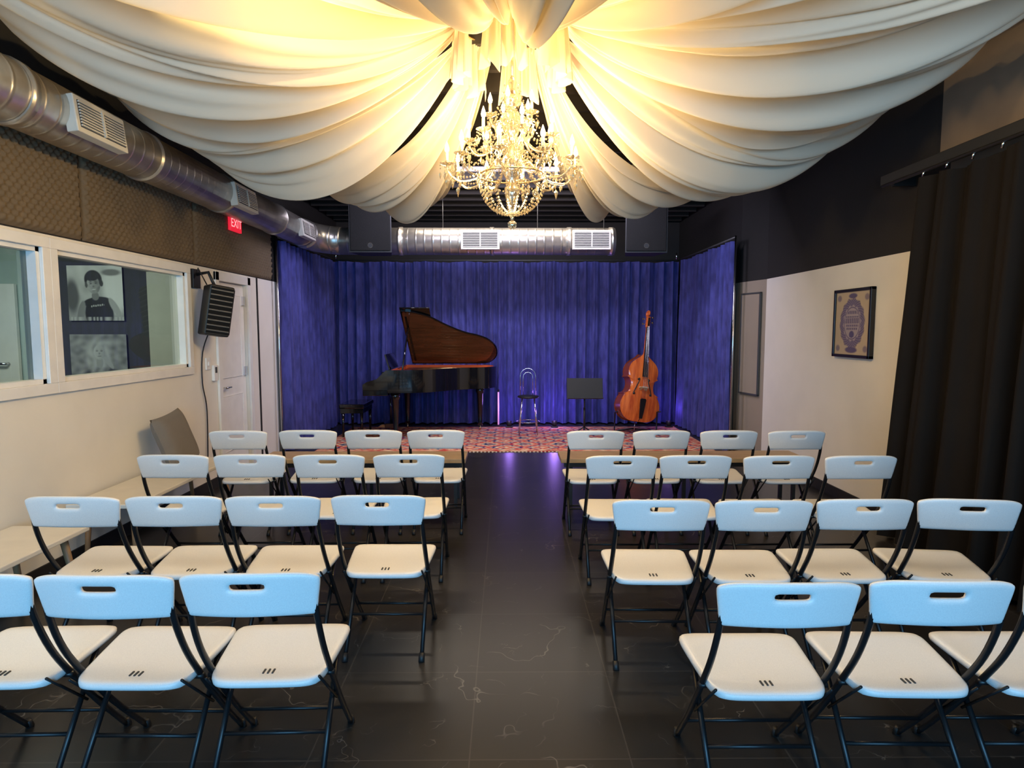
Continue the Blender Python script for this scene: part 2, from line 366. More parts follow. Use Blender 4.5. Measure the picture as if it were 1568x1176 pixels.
def kid(u,v):
    n=noise.noise(Vector((u*3,v*3,1)))*.16; g=.50+n+.15*v
    g=mixv(g,.78,ss(eld(u,v,.75,.2,.45,.9),.3)); g=mixv(g,.12,ss(eld(u,v,-.85,-.1,.25,.6),.3)); g=mixv(g,.2,ss(eld(u,v,.6,.75,.35,.12),.3))
    u2,v2=u*math.cos(.12)+v*math.sin(.12),-u*math.sin(.12)+v*math.cos(.12)
    g=mixv(g,.025,ss(eld(u2,v2,.02,-.75,.52,.62),.06)); g=mixv(g,.025,ss(eld(u2,v2,0,-.32,.50,.18),.08))
    g=mixv(g,.33+.15*u,ss(eld(u2,v2,-.62,-.62,.13,.42,-.35),.1)); g=mixv(g,.42,ss(eld(u2,v2,.62,-.60,.12,.40,.4),.1))
    g=mixv(g,.22,ss(eld(u2,v2,-.02,-.10,.13,.16),.1))
    g=mixv(g,.02,ss(eld(u2,v2,0,.50,.32,.34),.06))
    f=ss(eld(u2,v2,-.02,.30,.24,.32),.08); g=mixv(g,.36-.5*(u2+.05)+.15*(v2-.3)+.1*noise.noise(Vector((u*9,v*9,3))),f)
    if v2>.45: g=mixv(g,.03,ss(eld(u2,v2,-.02,.62,.25,.18),.1))
    g=mixv(g,.04,ss(eld(u2,v2,.27,.34,.07,.13),.15)); g=mixv(g,.10,ss(eld(u2,v2,-.28,.34,.05,.11),.15))
    for x in (-.11,.08): g=mixv(g,.05,ss(eld(u2,v2,x,.36,.045,.018),.5)); g=mixv(g,.08,ss(eld(u2,v2,x,.42,.06,.014),.5))
    g=mixv(g,.17,ss(eld(u2,v2,-.03,.25,.035,.03),.6)); g=mixv(g,.62,ss(eld(u2,v2,-.03,.14,.075,.022),.4))
    if abs(u2)<.24 and abs(v2+.45)<.03: g=mixv(g,.6,.5+.5*math.sin(u2*80))
    if v<-.86: g=mixv(g,.6,.4+.4*math.sin(u*33+3*math.sin(u*7)))
    g=max(.01,g); return (g,g,g*.97)
def woman(u,v):
    n=noise.noise(Vector((u*4,v*4,7)))*.2; g=.30+n
    g=mixv(g,.06,ss(eld(u,v,.1,-1.1,.75,.6),.15))
    hair=ss(eld(u,v,-.02,-.1,.42,.85),.2)*(.45+.15*math.sin(u*22+2*math.sin(v*5)))
    g=mixv(g,.66,hair)
    g=mixv(g,.40,ss(eld(u,v,.02,-.3,.12,.25),.1)); g=mixv(g,.50-.5*u,ss(eld(u,v,.02,.18,.20,.34),.12))
    for x in (-.06,.10): g=mixv(g,.08,ss(eld(u,v,x,.24,.04,.022),.5)); g=mixv(g,.18,ss(eld(u,v,x,.31,.05,.012),.5))
    g=mixv(g,.28,ss(eld(u,v,.02,.12,.03,.04),.5)); g=mixv(g,.14,ss(eld(u,v,.02,0,.06,.018),.5))
    g=mixv(g,.45,ss(eld(u,v,.34,-.30,.09,.32,.5),.1))
    g=max(.01,g); return (g,g,g*.97)
for nm,me in (('portrait_photo_poster',picture(.60,.60,kid,Matrix.Translation((-4.5,6.985,2.02)))),
              ('long_hair_portrait_poster',picture(.62,.48,woman,Matrix.Translation((-4.5,6.985,1.33))))):
    o=bpy.data.objects.new(nm,me); sc.collection.objects.link(o)

# ------------------------------------------------------------------ duct work
m=MB(); ZD=2.93; RD=.175
m.tube([(-2.76,YF+.1,ZD),(-2.76,8.70,ZD)],RD,M_ductY,32)
for y in (1.2,3.6,4.9,6.2,7.6,8.6): m.tube([(-2.76,y-.03,ZD),(-2.76,y+.03,ZD)],RD+.010,M_ductY,32)
o=m.obj('spiral_air_duct')
m=MB()
el=[(-2.76+.40*(1-math.cos(a)),8.72+.40*math.sin(a),ZD-.03*a) for a in [i*pi/2/10 for i in range(11)]]
m.tube(el,RD+.02,M_ductX,28)
m.tube([(-2.36,9.12,ZD-.05),(1.55,9.12,ZD-.05)],.19,M_ductX,32)
for x in (-1.5,-.2,.9,1.5): m.tube([(x-.03,9.12,ZD-.05),(x+.03,9.12,ZD-.05)],.200,M_ductX,32)
for x in (-.9,.45,1.4): m.tube([(x,9.12,ZD+.1),(x,9.12,CZ-.1)],.005,M_steel,6)
m.obj('spiral_air_duct')
def register(M,w,h,name):
    m=MB(); m.box((-w/2,-.02,-h/2),(w/2,.05,h/2),M_register,.006,M); m.box((-w/2+.03,-.024,-h/2+.03),(w/2-.03,-.018,h/2-.03),M_slot,0,M)
    n=9
    for i in range(n):
        z=-h/2+.04+(h-.08)*i/(n-1); m.box((-w/2+.03,-.033,z-.004),(w/2-.03,-.02,z+.004),M_register,0,M)
    m.box((-.008,-.036,-h/2+.03),(.008,-.02,h/2-.03),M_register,0,M)
    m.obj(name)
for x in (-.36,1.2): register(Matrix.Translation((x,8.91,ZD-.055)),.54,.27,'duct_vent_register')
for y in (4.12,6.35,8.3):
    register(Matrix.Translation((-2.575,y,ZD-.02))@Matrix.Rotation(pi/2,4,'Z')@Matrix.Rotation(-.12,4,'X'),.5,.22,'duct_vent_register')

# ------------------------------------------------------------------ curtains
def curtain(name,p0,p1,z0,z1,lam,amp,mat,seed,nz=14,flare=0,topamp=.6):
    p0=Vector((*p0,0)); p1=Vector((*p1,0)); L=(p1-p0).length; d=(p1-p0)/L; nrm=Vector((-d.y,d.x,0))
    nx=int(L/(lam/12)); m=MB()
    def fn(a,b_):
        s=a*L; z=z0+b_*(z1-z0)
        ph=2.2*noise.noise(Vector((s*1.3,seed,0)))+.5*noise.noise(Vector((s*2,seed,z*.6)))
        A=amp*(topamp+(1-topamp)*(1-b_))*(1+.8*noise.noise(Vector((s*2.1,seed+5,0))))
        sn=math.sin(2*pi*s/lam+ph*2)
        o=A*((abs(sn)**.7)*(1 if sn>0 else -1)+.35*math.sin(4.7*pi*s/lam+ph*3))
        p=p0+d*(s+flare*(1-b_)*(a-.5)*2)+nrm*o
        zz=z+(.010*math.sin(s*9) if b_==1 else 0)
        return (p.x,p.y,zz)
    m.grid(fn,nx,nz,mat); return m.obj(name)
curtain('stage_curtain',(-2.93,10.72),(2.93,10.72),.02,2.76,.18,.080,M_velvet,1)
curtain('stage_curtain',(-2.91,8.2),(-2.91,10.57),.02,2.76,.17,.055,M_velvet,2)
curtain('stage_curtain',(2.94,8.2),(2.94,10.57),.02,2.76,.17,.055,M_velvet,3)
def pipe(pts):
    m=MB(); m.tube(pts,.014,M_steel,8); return m
for x in (-2.92,2.94):
    mm=pipe([(x,8.12,2.80),(x,10.84,2.80)]); mm.tube([(x,8.12,0),(x,8.12,2.82)],.014,M_chrome,10); mm.tube([(x*.97,10.6,2.79),(x*.97,10.6,2.90)],.012,M_chrome,8); mm.obj('curtain_support_pipe')
pipe([(-2.93,10.84,2.80),(2.93,10.84,2.80)]).obj('curtain_support_pipe')
curtain('black_side_drape',(2.98,-.6),(2.98,4.62),.03,2.69,.24,.07,M_bcurt,9,nz=20,flare=.22,topamp=.45)
m=MB(); m.box((2.99,-.8,2.76),(3.05,5.1,2.84),M_blackplas,.005); m.tube([(2.98,-.8,2.75),(2.98,5.05,2.75)],.014,M_blackplas)
y=4.55
while y>-.5:
    m.tube([(2.98,y,2.76),(2.975,y+.01,2.705)],.008,M_chrome,6); y-=.24
for y in (5.0,3.4,1.8,.2): m.box((3.03,y-.02,2.74),(3.2,y+.02,2.82),M_blackplas)
m.obj('drape_rail')

# ------------------------------------------------------------------ ceiling drape canopy
CX,CY=.04,4.12
def strip(ang,R,half,S,zend,seed,skew=1.0,ea=.42,eb=.42):
    rnd=random.Random(seed); p=[rnd.uniform(0,6.28) for _ in range(6)]
    A=math.radians(ang); H=math.radians(half); m=MB()
    def fn(a,b_):
        u=a*2-1; t=b_
        r=.34+(R-.34)*t
        g=.62+.38*min(1,t*1.9)
        th=A+H*u*g+.015*math.sin(u*9+p[0])
        ts=t**skew
        c=4*ts*(1-ts); c=c**.85 if c>0 else 0
        z=3.52+(zend-3.52)*t-c*S*(1-(ea if u<0 else eb)*abs(u)**2.2)
        w=u*(1+.18*math.sin(t*3+p[1]))
        f=.050*math.sin(w*8.5+p[2]+1.1*t)+.034*math.sin(w*15+p[3]-1.8*t)+.015*math.sin(w*29+p[4]+2*t)+.006*math.sin(w*55+p[5])
        f-=.045*abs(math.sin(w*10.5+p[5]+.8*t))
        z+=f*(.35+.9*c)
        return (CX+r*math.sin(th),CY+r*math.cos(th),z)
    m.grid(fn,150,48,M_drape)
    return m
canopy=empty('ceiling_drape_canopy',(CX,CY,3.5))
for i,(ang,R,h,S,ze,sk,ea,eb) in enumerate([(-32,3.0,16,.74,3.35,1,.30,.42),(32,3.0,16,.74,3.35,1,.42,.30),
     (-63,3.0,17,.69,3.35,1,.66,.60),(63,3.0,17,.70,3.35,1,.60,.66),
     (-99,2.86,21,.44,3.36,1,.42,.0),(100,2.86,21,.41,3.36,1,.0,.42),
     (-138,3.5,19,.32,3.42,1,.4,.0),(139,3.6,19,.36,3.42,1,.0,.4),(-163,4.0,15,.42,3.42,.8,.42,.42),(174,4.2,18,.52,3.42,.75,.42,.42)]):
    par(strip(ang,R,h,S,ze,i+3,sk,ea,eb).obj('swag_panel'),canopy)
m=MB()
for k in range(6):
    a0=k*pi/3+.15; ph=random.uniform(0,6)
    ln=random.uniform(.34,.46)
    def fn(a,b_,a0=a0,ph=ph,ln=ln):
        th=a0+(a-.5)*(.62+.18*(1-b_)); r=.345+.035*math.sin(a*26+ph)*(1.2-b_)+.012*math.sin(a*50)
        z=3.55-(1-b_)*(ln+.03*math.sin(a*13+ph))
        return (CX+r*math.sin(th),CY+r*math.cos(th),z)
    m.grid(fn,60,8,M_drape)
par(m.obj('centre_ruffles'),canopy)
m=MB(); m.tube([(CX+.34*math.cos(a),CY+.34*math.sin(a),3.54) for a in [i*2*pi/32 for i in range(32)]],.012,M_brass,6,closed=True)
for k in range(4):
    a=k*pi/2+.4; m.tube([(CX+.34*math.cos(a),CY+.34*math.sin(a),3.54),(CX+.34*math.cos(a),CY+.34*math.sin(a),CZ)],.006,M_chrome,6)
par(m.obj('hanging_ring'),canopy)

# ------------------------------------------------------------------ chandelier
ch=empty('crystal_chandelier',(CX,CY,2.7))
fr=MB(); cr=MB(); ca=MB(); bu=MB()
fr.tube([(CX,CY,3.2),(CX,CY,CZ)],.008,M_brass,6)
fr.lathe([(.001,0),(.07,0),(.075,-.03),(.02,-.06),(.001,-.06)],(CX,CY,CZ),M_brass)
prof=[(.008,3.22),(.03,3.18),(.015,3.14),(.05,3.10),(.055,3.06),(.02,3.02),(.03,2.97),(.055,2.9),(.03,2.84),(.02,2.80),(.05,2.75),(.075,2.68),(.05,2.60),(.025,2.56),(.05,2.52),(.045,2.47),(.015,2.42),(.01,2.36)]
cr.lathe(prof,(CX,CY,0),M_crys,14)
fr.tube([(CX,CY,3.2),(CX,CY,2.36)],.008,M_brass,6)
def bead(p0,p1,sag,step=.026,r=.0075):
    p0=Vector(p0);p1=Vector(p1);n=max(3,int((p1-p0).length*1.15/step))
    for i in range(n+1):
        t=i/n; q=p0.lerp(p1,t); q.z-=sag*4*t*(1-t); cr.octa(q,r,r*1.1,M_crys)
tiers=[(10,.415,2.66,.10),(7,.275,2.82,.09),(5,.14,2.97,.07)]
for ti,(n,R,z,dip) in enumerate(tiers):
    cups=[]
    for k in range(n):
        a=2*pi*k/n+.31*ti+.12; d=Vector((math.cos(a),math.sin(a),0))
        C=Vector((CX,CY,0))
        pts=[C+d*.03+Vector((0,0,z-.03)),C+d*R*.25+Vector((0,0,z+.03)),C+d*R*.5+Vector((0,0,z-dip*.7)),C+d*R*.8+Vector((0,0,z-dip)),C+d*R*.98+Vector((0,0,z-dip*.45)),C+d*R+Vector((0,0,z))]
        cr.tube(catmull(pts,4),.0075,M_crys,6)
        c=C+d*R+Vector((0,0,z))
        cr.lathe([(.004,-.012),(.02,-.006),(.045,.006),(.047,.010),(.01,.004)],c,M_crys,12)
        fr.lathe([(.012,0),(.016,.01),(.012,.022)],c,M_brass,8)
        ca.tube([c+Vector((0,0,.01)),c+Vector((0,0,.075))],.0095,M_candle,8)
        bu.lathe([(.004,.072),(.013,.085),(.015,.098),(.010,.118),(.003,.138),(.0005,.145)],c,M_bulb,8)
        cups.append(c)
        for j in range(5):
            b2=2*pi*j/5+a; q=c+Vector((.043*math.cos(b2),.043*math.sin(b2),-.005))
            cr.octa(q,.006,.007,M_crys); cr.octa(q-Vector((0,0,.02)),.006,.007,M_crys); cr.octa(q-Vector((0,0,.055)),.010,.016,M_crys,.032)
        cr.octa(c-Vector((0,0,.05)),.008,.01,M_crys); cr.octa(c-Vector((0,0,.10)),.014,.02,M_crys,.05)
        top=Vector((CX,CY,3.12 if ti<2 else 3.16))+d*.05
        bead(top if ti else Vector((CX,CY,2.95))+d*.05,c,.06)
        if ti==0: bead(Vector((CX,CY,2.80))+d*.06,c-Vector((0,0,.02)),.12)
    for k in range(n): bead(cups[k],cups[(k+1)%n],.07 if ti==0 else .05)
for k in range(18):
    a=2*pi*k/18; d=Vector((math.cos(a),math.sin(a),0)); n=15
    for i in range(n+1):
        t=i/n; r=.215*math.cos(t*pi/2)**.8 if t<1 else .01; z=2.60-.24*math.sin(t*pi/2)
        cr.octa(Vector((CX,CY,z))+d*r,.008,.009,M_crys)
    cr.octa(Vector((CX,CY,2.575))+d*.225,.01,.014,M_crys,.04)
    bead(Vector((CX,CY,2.78))+d*.05,Vector((CX,CY,2.60))+d*.215,.03)
fr.tube([(CX+.215*math.cos(a),CY+.215*math.sin(a),2.605) for a in [i*2*pi/30 for i in range(30)]],.006,M_brass,6,closed=True)
for rr,zz in ((.17,2.50),(.10,2.41)):
    for k in range(int(rr*110)):
        a=2*pi*k/int(rr*110); cr.octa((CX+rr*math.cos(a),CY+rr*math.sin(a),zz-.02),.009,.012,M_crys,.03)
cr.octa((CX,CY,2.35),.02,.025,M_crys,.03)
cr.sphere((CX,CY,2.295),.03,M_crys,12)
cr.sphere((CX,CY,2.335),.014,M_crys,8)
for k in range(8):
    a=2*pi*k/8; cr.octa((CX+.055*math.cos(a),CY+.055*math.sin(a),3.06),.01,.012,M_crys,.03)
for mb,nm in ((fr,'brass_frame'),(cr,'crystals'),(ca,'candle_sleeves'),(bu,'candle_bulbs')): par(mb.obj(nm),ch)

# ------------------------------------------------------------------ folding chairs
def chair_mesh():
    m=MB()
    t=MB(); NX,NZ=24,8
    def fn(a_,b_):
        a=a_*2-1; b2=b_*2-1
        hw=.207+.021*b_
        hh=.0725*(1-.22*abs(a)**7 if b2>0 else 1-.06*abs(a)**7)
        z=.772+b2*hh+.010*(1-a*a)*b_-.010*(1-b_)*(abs(a)**3)
        return (a*hw*(1-.014*max(0,b2)**4),.035*a*a-(z-.7)*.16,z)
    t.grid(fn,NX,NZ,M_plastic,skip=lambda i,j: j==5 and 9<=i<=14)
    vs,fs=evalmod(t,[('SOLIDIFY',dict(thickness=.020,offset=0)),('SUBSURF',dict(levels=1))])
    m.add(vs,fs,M_plastic)
    t=MB()
    def fs_(a_,b_):
        a=a_*2-1; c=b_*2-1
        y=.085+.41*b_; hw=.192+.034*b_**.8
        k=1-.10*abs(c)**10
        yy=y+ (.018 if c<0 else -.018)*abs(a)**8*abs(c)
        z=.432+.026*b_-.010*(1-a*a)*(1-c*c)-(.02*max(0,(b_-.85)/.15)**2)
        return (a*hw*k,yy,z)
    t.grid(fs_,16,14,M_plastic)
    vs,fs2=evalmod(t,[('SOLIDIFY',dict(thickness=.030,offset=-1)),('SUBSURF',dict(levels=1))])
    m.add(vs,fs2,M_plastic)
    for k in (-1,0,1):
        T=Matrix.Translation((k*.016,.150,.431))
        m.box((-.0032,-.014,-.0035),(.0032,.014,.0035),M_slot,.001,T)
    for sx in (-1,1):
        p=catmull([(sx*.198,.020,.78),(sx*.203,.040,.68),(sx*.206,.095,.55),(sx*.206,.180,.42),(sx*.203,.325,.225),(sx*.197,.505,.012)],4)
        m.tube(p,.0112,M_cmetal,8)
        m.tube([(sx*.186,.37,.415),(sx*.188,.06,.012)],.0105,M_cmetal,8)
        m.tube([(sx*.197,.515,0),(sx*.197,.500,.035)],.015,M_blackplas,8)
        m.tube([(sx*.188,.053,0),(sx*.188,.075,.035)],.015,M_blackplas,8)
        m.tube([(sx*.18,.180,.41),(sx*.220,.180,.41)],.011,M_cmetal,8)
        m.tube([(sx*.190,.09,.445),(sx*.203,.27,.26)],.005,M_cmetal,6)
    def ly(z): return .06+(.37-.06)*(z-.012)/(.415-.012)
    m.tube([(-.187,ly(.18),.18),(.187,ly(.18),.18)],.0075,M_cmetal,8)
    m.tube([(-.2,.38,.152),(.2,.38,.152)],.0075,M_cmetal,8)
    m.tube([(-.186,.37,.412),(.186,.37,.412)],.009,M_cmetal,8)
    return m.mesh('folding_chair')
cm=chair_mesh()
rows=[(1.95,[-1.745,-1.285,-.825]),(1.86,[.876,1.36,1.845]),
      (2.89,[-2.03,-1.56,-1.095,-.604]),(2.80,[.711,1.18,1.655,2.13]),
      (3.86,[-2.077,-1.604,-1.106,-.608]),(3.80,[.715,1.175,1.69,2.195]),
      (4.80,[-2.066,-1.535,-1.03,-.545]),(4.76,[.69,1.2,1.72,2.24])]
for Y,xs in rows:
    for x in xs:
        o=bpy.data.objects.new('folding_chair',cm); sc.collection.objects.link(o)
        o.location=(x,Y+random.uniform(-.012,.012),0); o.rotation_euler[2]=random.uniform(-.03,.03)
        if x>2.0 and Y<3: o.rotation_euler[2]=-.12

# ------------------------------------------------------------------ benches
def wood_bench(x0,x1,y0,y1):
    m=MB(); m.box((x0,y0,.41),(x1,y1,.45),M_wood,.004); 
    m.box((x0+.03,y0+.02,.37),(x1-.03,y0+.05,.41),M_blackplas); m.box((x0+.03,y1-.05,.37),(x1-.03,y1-.02,.41),M_blackplas)
    for x in (x0+.08,(x0+x1)/2,x1-.11):
        for y in (y0+.04,y1-.07): m.box((x,y,0),(x+.03,y+.03,.41),M_blackplas)
    m.obj('wooden_bench')
wood_bench(-2.25,-.37,5.62,6.0); wood_bench(.50,2.75,5.62,6.0)
def wbench(y0,y1):
    m=MB(); x0,x1=-2.96,-2.50
    m.box((x0,y0,.42),(x1,y1,.45),M_bench,.006)
    for y,s in ((y0+.12,-1),(y1-.12,1)):
        for x,q in ((x0+.08,-1),(x1-.08,1)):
            m.tube([(x,y,.42),(x+(q*.04 if q>0 else .0),y+s*.06,0)],[.022,.014],M_legwood,8)
    m.obj('wall_bench')
wbench(4.15,5.75); wbench(1.9,3.7)
def cush():
    m=MB(); n=16; w=.235
    for sgn in (1,-1):
        def fn(a,b_):
            u=a*2-1;v=b_*2-1
            th=.075*(1-u**4)**.5*(1-v**4)**.5
            pu=1-.06*(1-v*v)*abs(u); pv=1-.06*(1-u*u)*abs(v)
            return (sgn*th,u*w*pu,v*w*pv)
        m.grid(fn,n,n,M_cushion)
    o=m.obj('throw_cushion'); o.location=(-2.80,5.28,.695); o.rotation_euler=(.10,-.32,.0)
cush()

# ------------------------------------------------------------------ rug
RT=.012
m=MB(); m.box((-2.55,8.25,.0),(2.80,10.35,RT-.002),M_rugb,0); m.box((-2.42,8.36,.001),(2.67,10.24,RT),M_rug,0)
k=-2.54
while k<2.8: m.box((k,8.20,0),(k+.02,8.25,.006),M_paper); k+=.05
m.obj('persian_rug')

# ------------------------------------------------------------------ grand piano
pn=empty('grand_piano',(-1.2,9.7,0))
plan=[(-1.70,8.97),(-1.45,8.98),(-1.2,9.05),(-.98,9.22),(-.8,9.42),(-.6,9.56),(-.4,9.63),(-.25,9.74),(-.16,9.95),(-.17,10.18),(-.28,10.36),(-.48,10.42)]
cur=[(p.x,p.y) for p in catmull([(x,y,0) for x,y in plan],5)]
out=cur+[(-1.70,10.42)]
m=MB()
def offs(pts,d):
    r=[]; n=len(pts)
    for i in range(n):
        a=Vector((*pts[i-1],0)); b_=Vector((*pts[(i+1)%n],0)); t=(b_-a).normalized(); nn=Vector((-t.y,t.x,0))
        r.append((pts[i][0]+nn.x*d,pts[i][1]+nn.y*d))
    return r
inn=offs(out,.045)
n=len(out)
vs=[(x,y,.70) for x,y in out]+[(x,y,1.03) for x,y in out]+[(x,y,1.03) for x,y in inn]+[(x,y,.90) for x,y in inn]
m.add(vs,[(i,(i+1)%n,n+(i+1)%n,n+i) for i in range(n-1)],M_lacq,True)
m.add(vs,[(n-1,0,n,2*n-1)]+[(n+i,n+(i+1)%n,2*n+(i+1)%n,2*n+i) for i in range(n)],M_lacq,False)
m.add(vs,[(2*n+i,2*n+(i+1)%n,3*n+(i+1)%n,3*n+i) for i in range(n)],M_felt,False)
m.add([(x,y,.955) for x,y in inn],[tuple(range(n))],M_plate,False)
m.add([(x,y,.70) for x,y in out],[tuple(range(n))],M_lacq,False)
for k in range(26):
    y=9.1+k*.049; xe=-.35 if y>9.75 else -.35-(9.75-y)*1.25
    m.tube([(-1.6,y,.985),(xe,y+.05,.985)],.0025,M_brass,4)
m.box((-2.06,8.97,.66),(-1.70,10.42,.74),M_lacq,.008)
for yy in (8.97,10.34):
    pr=[(-2.06,.74),(-2.06,.82),(-2.0,.86),(-1.86,.90),(-1.72,1.03),(-1.70,1.03),(-1.70,.74)]
    m.add([(x,yy,z) for x,z in pr]+[(x,yy+.08,z) for x,z in pr],[tuple(range(7)),tuple(range(7,14))[::-1]]+[(i,7+i,7+(i+1)%7,(i+1)%7) for i in range(7)],M_lacq,False)
m.box((-1.80,9.05,.74),(-1.70,10.34,1.0),M_lacq,.01)
for k in range(52):
    y=9.06+k*.0245; m.box((-1.97,y,.74),(-1.80,y+.0232,.775),M_ivory,.001)
    if k%7 in (0,1,3,4,5): m.box((-1.90,y+.017,.775),(-1.80,y+.030,.787),M_ebony)
m.box((-1.62,9.35,1.03),(-1.60,10.1,1.04),M_lacq); 
m.box((-.012,-.36,0),(.012,.36,.24),M_lacq,.004,Matrix.Translation((-1.74,9.72,1.01))@Matrix.Rotation(-.28,4,'Y')@Matrix.Rotation(pi,4,'Z'))
par(m.obj('case'),pn)
hinge=Matrix.Translation((0,10.40,1.045))@Matrix.Rotation(-math.radians(35.5),4,'X')@Matrix.Translation((0,-10.40,0))
lid=[(-1.55,8.98),(-1.4,8.99),(-1.15,9.10),(-.9,9.32),(-.65,9.50),(-.42,9.60),(-.26,9.72),(-.15,9.93),(-.155,10.18),(-.27,10.36),(-.45,10.40)]
lc=[(p.x,p.y) for p in catmull([(x,y,0) for x,y in lid],5)]+[(-1.55,10.40)]
m=MB(); m.prism(lc,.004,.024,M_lacq,hinge); 
lc2=offs(lc,.018)
m.add([(x,y,.003) for x,y in lc2],[tuple(range(len(lc2)))[::-1]],M_lidrefl,False,hinge)
m.box((-1.56,8.93,.026),(-1.12,10.40,.046),M_lacq,.003,hinge)
m.box((-1.50,9.1,-.006),(-1.47,10.3,.003),M_lacq,0,hinge)
par(m.obj('raised_lid'),pn)
m=MB(); tip=hinge@Vector((-1.48,9.35,.0)); m.tube([(-1.50,9.04,1.0),tip],.012,M_lacq,8)
for x,y in ((-1.62,9.14),(-1.62,10.25),(-.42,10.05)):
    m.tube([(x,y,.70),(x,y,.62),(x,y,.58),(x,y,.12),(x,y,.07)],[.075,.075,.055,.035,.045],M_lacq,8)
    m.tube([(x-.012,y,.03),(x+.012,y,.03)],.03,M_brass,12); m.tube([(x,y,.08),(x,y,.03)],.012,M_brass,6)
for yy in (9.62,9.78): m.tube([(-1.78,yy,.68),(-1.78,yy,.18)],.013,M_lacq,8)
m.box((-1.86,9.52,.10),(-1.72,9.88,.18),M_lacq,.01)
for yy in (9.6,9.7,9.8): m.box((-1.97,yy-.012,.11),(-1.86,yy+.012,.122),M_brass,.004)
par(m.obj('legs_and_pedals'),pn)
pn.location.z=RT+.001
m=MB(); m.box((-2.50,9.3,.43),(-2.12,10.0,.50),M_lacq,.02); m.box((-2.48,9.33,.36),(-2.14,9.97,.43),M_lacq)
for x in (-2.45,-2.17):
    for y in (9.36,9.94): m.tube([(x,y,.40),(x,y,0.0)],[.028,.016],M_lacq,8)
o=m.obj('piano_bench'); o.location.z=RT+.001

# ------------------------------------------------------------------ double bass
def bass():
    half=[(0,.0),(.11,.0),(.2,.02),(.28,.08),(.335,.18),(.34,.27),(.315,.35),(.285,.40),(.30,.415),(.24,.44),(.205,.50),(.195,.56),(.205,.62),(.235,.665),(.265,.68),(.248,.70),(.258,.76),(.25,.83),(.215,.90),(.15,.96),(.08,1.01),(.035,1.06),(0,1.065)]
    pts=half+[(-x,z) for x,z in half[-2:0:-1]]
    pts=[(p.x,p.y) for p in catmull([(x,z,0) for x,z in pts],3,True)]
    n=len(pts); m=MB(); cz=.55
    def loops(sg,y0,arch,mat):
        L=[1,.97,.9,.75,.5,.2]; vs=[]
        for s_ in L:
            for x,z in pts: vs.append((x*s_,sg*(y0+arch*(1-s_**4)),cz+(z-cz)*s_))
        fs=[(i*n+k,i*n+(k+1)%n,(i+1)*n+(k+1)%n,(i+1)*n+k) for i in range(len(L)-1) for k in range(n)]
        fs.append(tuple(5*n+k for k in range(n)))
        m.add(vs,fs,mat,True)
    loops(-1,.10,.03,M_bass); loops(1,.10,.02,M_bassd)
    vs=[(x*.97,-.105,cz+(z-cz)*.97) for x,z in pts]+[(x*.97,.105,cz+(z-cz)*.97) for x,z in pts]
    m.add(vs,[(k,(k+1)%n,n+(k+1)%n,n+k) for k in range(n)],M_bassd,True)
    for sx in (-1,1):
        p=catmull([(sx*.095,-.131,.66),(sx*.075,-.133,.67),(sx*.08,-.135,.63),(sx*.115,-.134,.54),(sx*.15,-.132,.45),(sx*.155,-.130,.42),(sx*.135,-.131,.425)],5)
        m.tube(p,.008,M_ebony,6)
        m.sphere((sx*.092,-.131,.655),.016,M_ebony,8); m.sphere((sx*.14,-.129,.43),.018,M_ebony,8)
    m.add([(-.07,-.13,.49),(-.03,-.13,.49),(0,-.13,.53),(.03,-.13,.49),(.07,-.13,.49),(.05,-.2,.545),(.0,-.21,.55),(-.05,-.2,.545)],[(0,1,2,6,7),(2,3,4,5,6)],M_bridge,False)
    m.box((-.07,-.15,.52),(.07,-.14,.545),M_bridge); m.box((-.065,-.2,.53),(.065,-.14,.542),M_bridge)
    tp=[(-.025,.05),(.025,.05),(.05,.34),(.035,.36),(-.035,.36),(-.05,.34)]
    m.add([(x,-.150-.03*(z/.36),z) for x,z in tp]+[(x,-.165-.03*(z/.36),z) for x,z in tp],[(0,1,2,3,4,5),(6,7,8,9,10,11)]+[(i,(i+1)%6,6+(i+1)%6,6+i) for i in range(6)],M_ebony,False)
    m.tube([(0,-.15,.06),(0,-.10,.01)],.006,M_ebony,6)
    m.tube([(0,-.08,1.0),(0,-.09,1.10),(0,-.075,1.2),(0,-.06,1.5)],[.045,.03,.024,.021],M_bass,10)
    fb=[(-.045,-.165,.70),(.045,-.165,.70),(.022,-.085,1.5),(-.022,-.085,1.5),(-.04,-.145,.70),(.04,-.145,.70),(.02,-.07,1.5),(-.02,-.07,1.5)]
    m.add(fb,[(0,1,2,3),(4,7,6,5),(0,4,5,1),(1,5,6,2),(2,6,7,3),(3,7,4,0)],M_ebony,False)
    for k in range(4):
        x=(k-1.5)
        m.tube([(x*.016,-.18,.35),(x*.026,-.215,.552),(x*.010,-.092,1.5),(x*.008,-.075,1.57)],.0022,M_chrome,4)
    m.box((-.026,-.09,1.49),(.026,-.03,1.66),M_bass,.008)
    m.box((-.014,-.094,1.51),(.014,-.08,1.64),M_ebony)
    for k,z in enumerate((1.53,1.57,1.61,1.65)):
        s_=1 if k%2 else -1
        m.tube([(0,-.06,z),(s_*.085,-.06,z)],.005,M_brass,6); m.box((s_*.085-.012,-.066,z-.016),(s_*.085+.012,-.054,z+.016),M_brass,.004)
    sp=[( 0,-.055+.045*(1-t/9)*math.cos(t)-.0,1.705+.045*(1-t/9)*math.sin(t)) for t in [i*.35-1.2 for i in range(26)]]
    m.tube([(0,-.04,1.65)]+sp,[.026]+[.024-.0006*i for i in range(26)],M_bass,10)
    m.tube([(0,0,.02),(0,0,-.15)],.007,M_chrome,6)
    m.sphere((0,0,-.155),.013,M_blackplas,8)
    return m
o=bass().obj('double_bass'); o.location=(2.02,9.72,.190); o.rotation_euler=(-.10,math.radians(9),.28)
m=MB()
bx,by=2.03,9.72
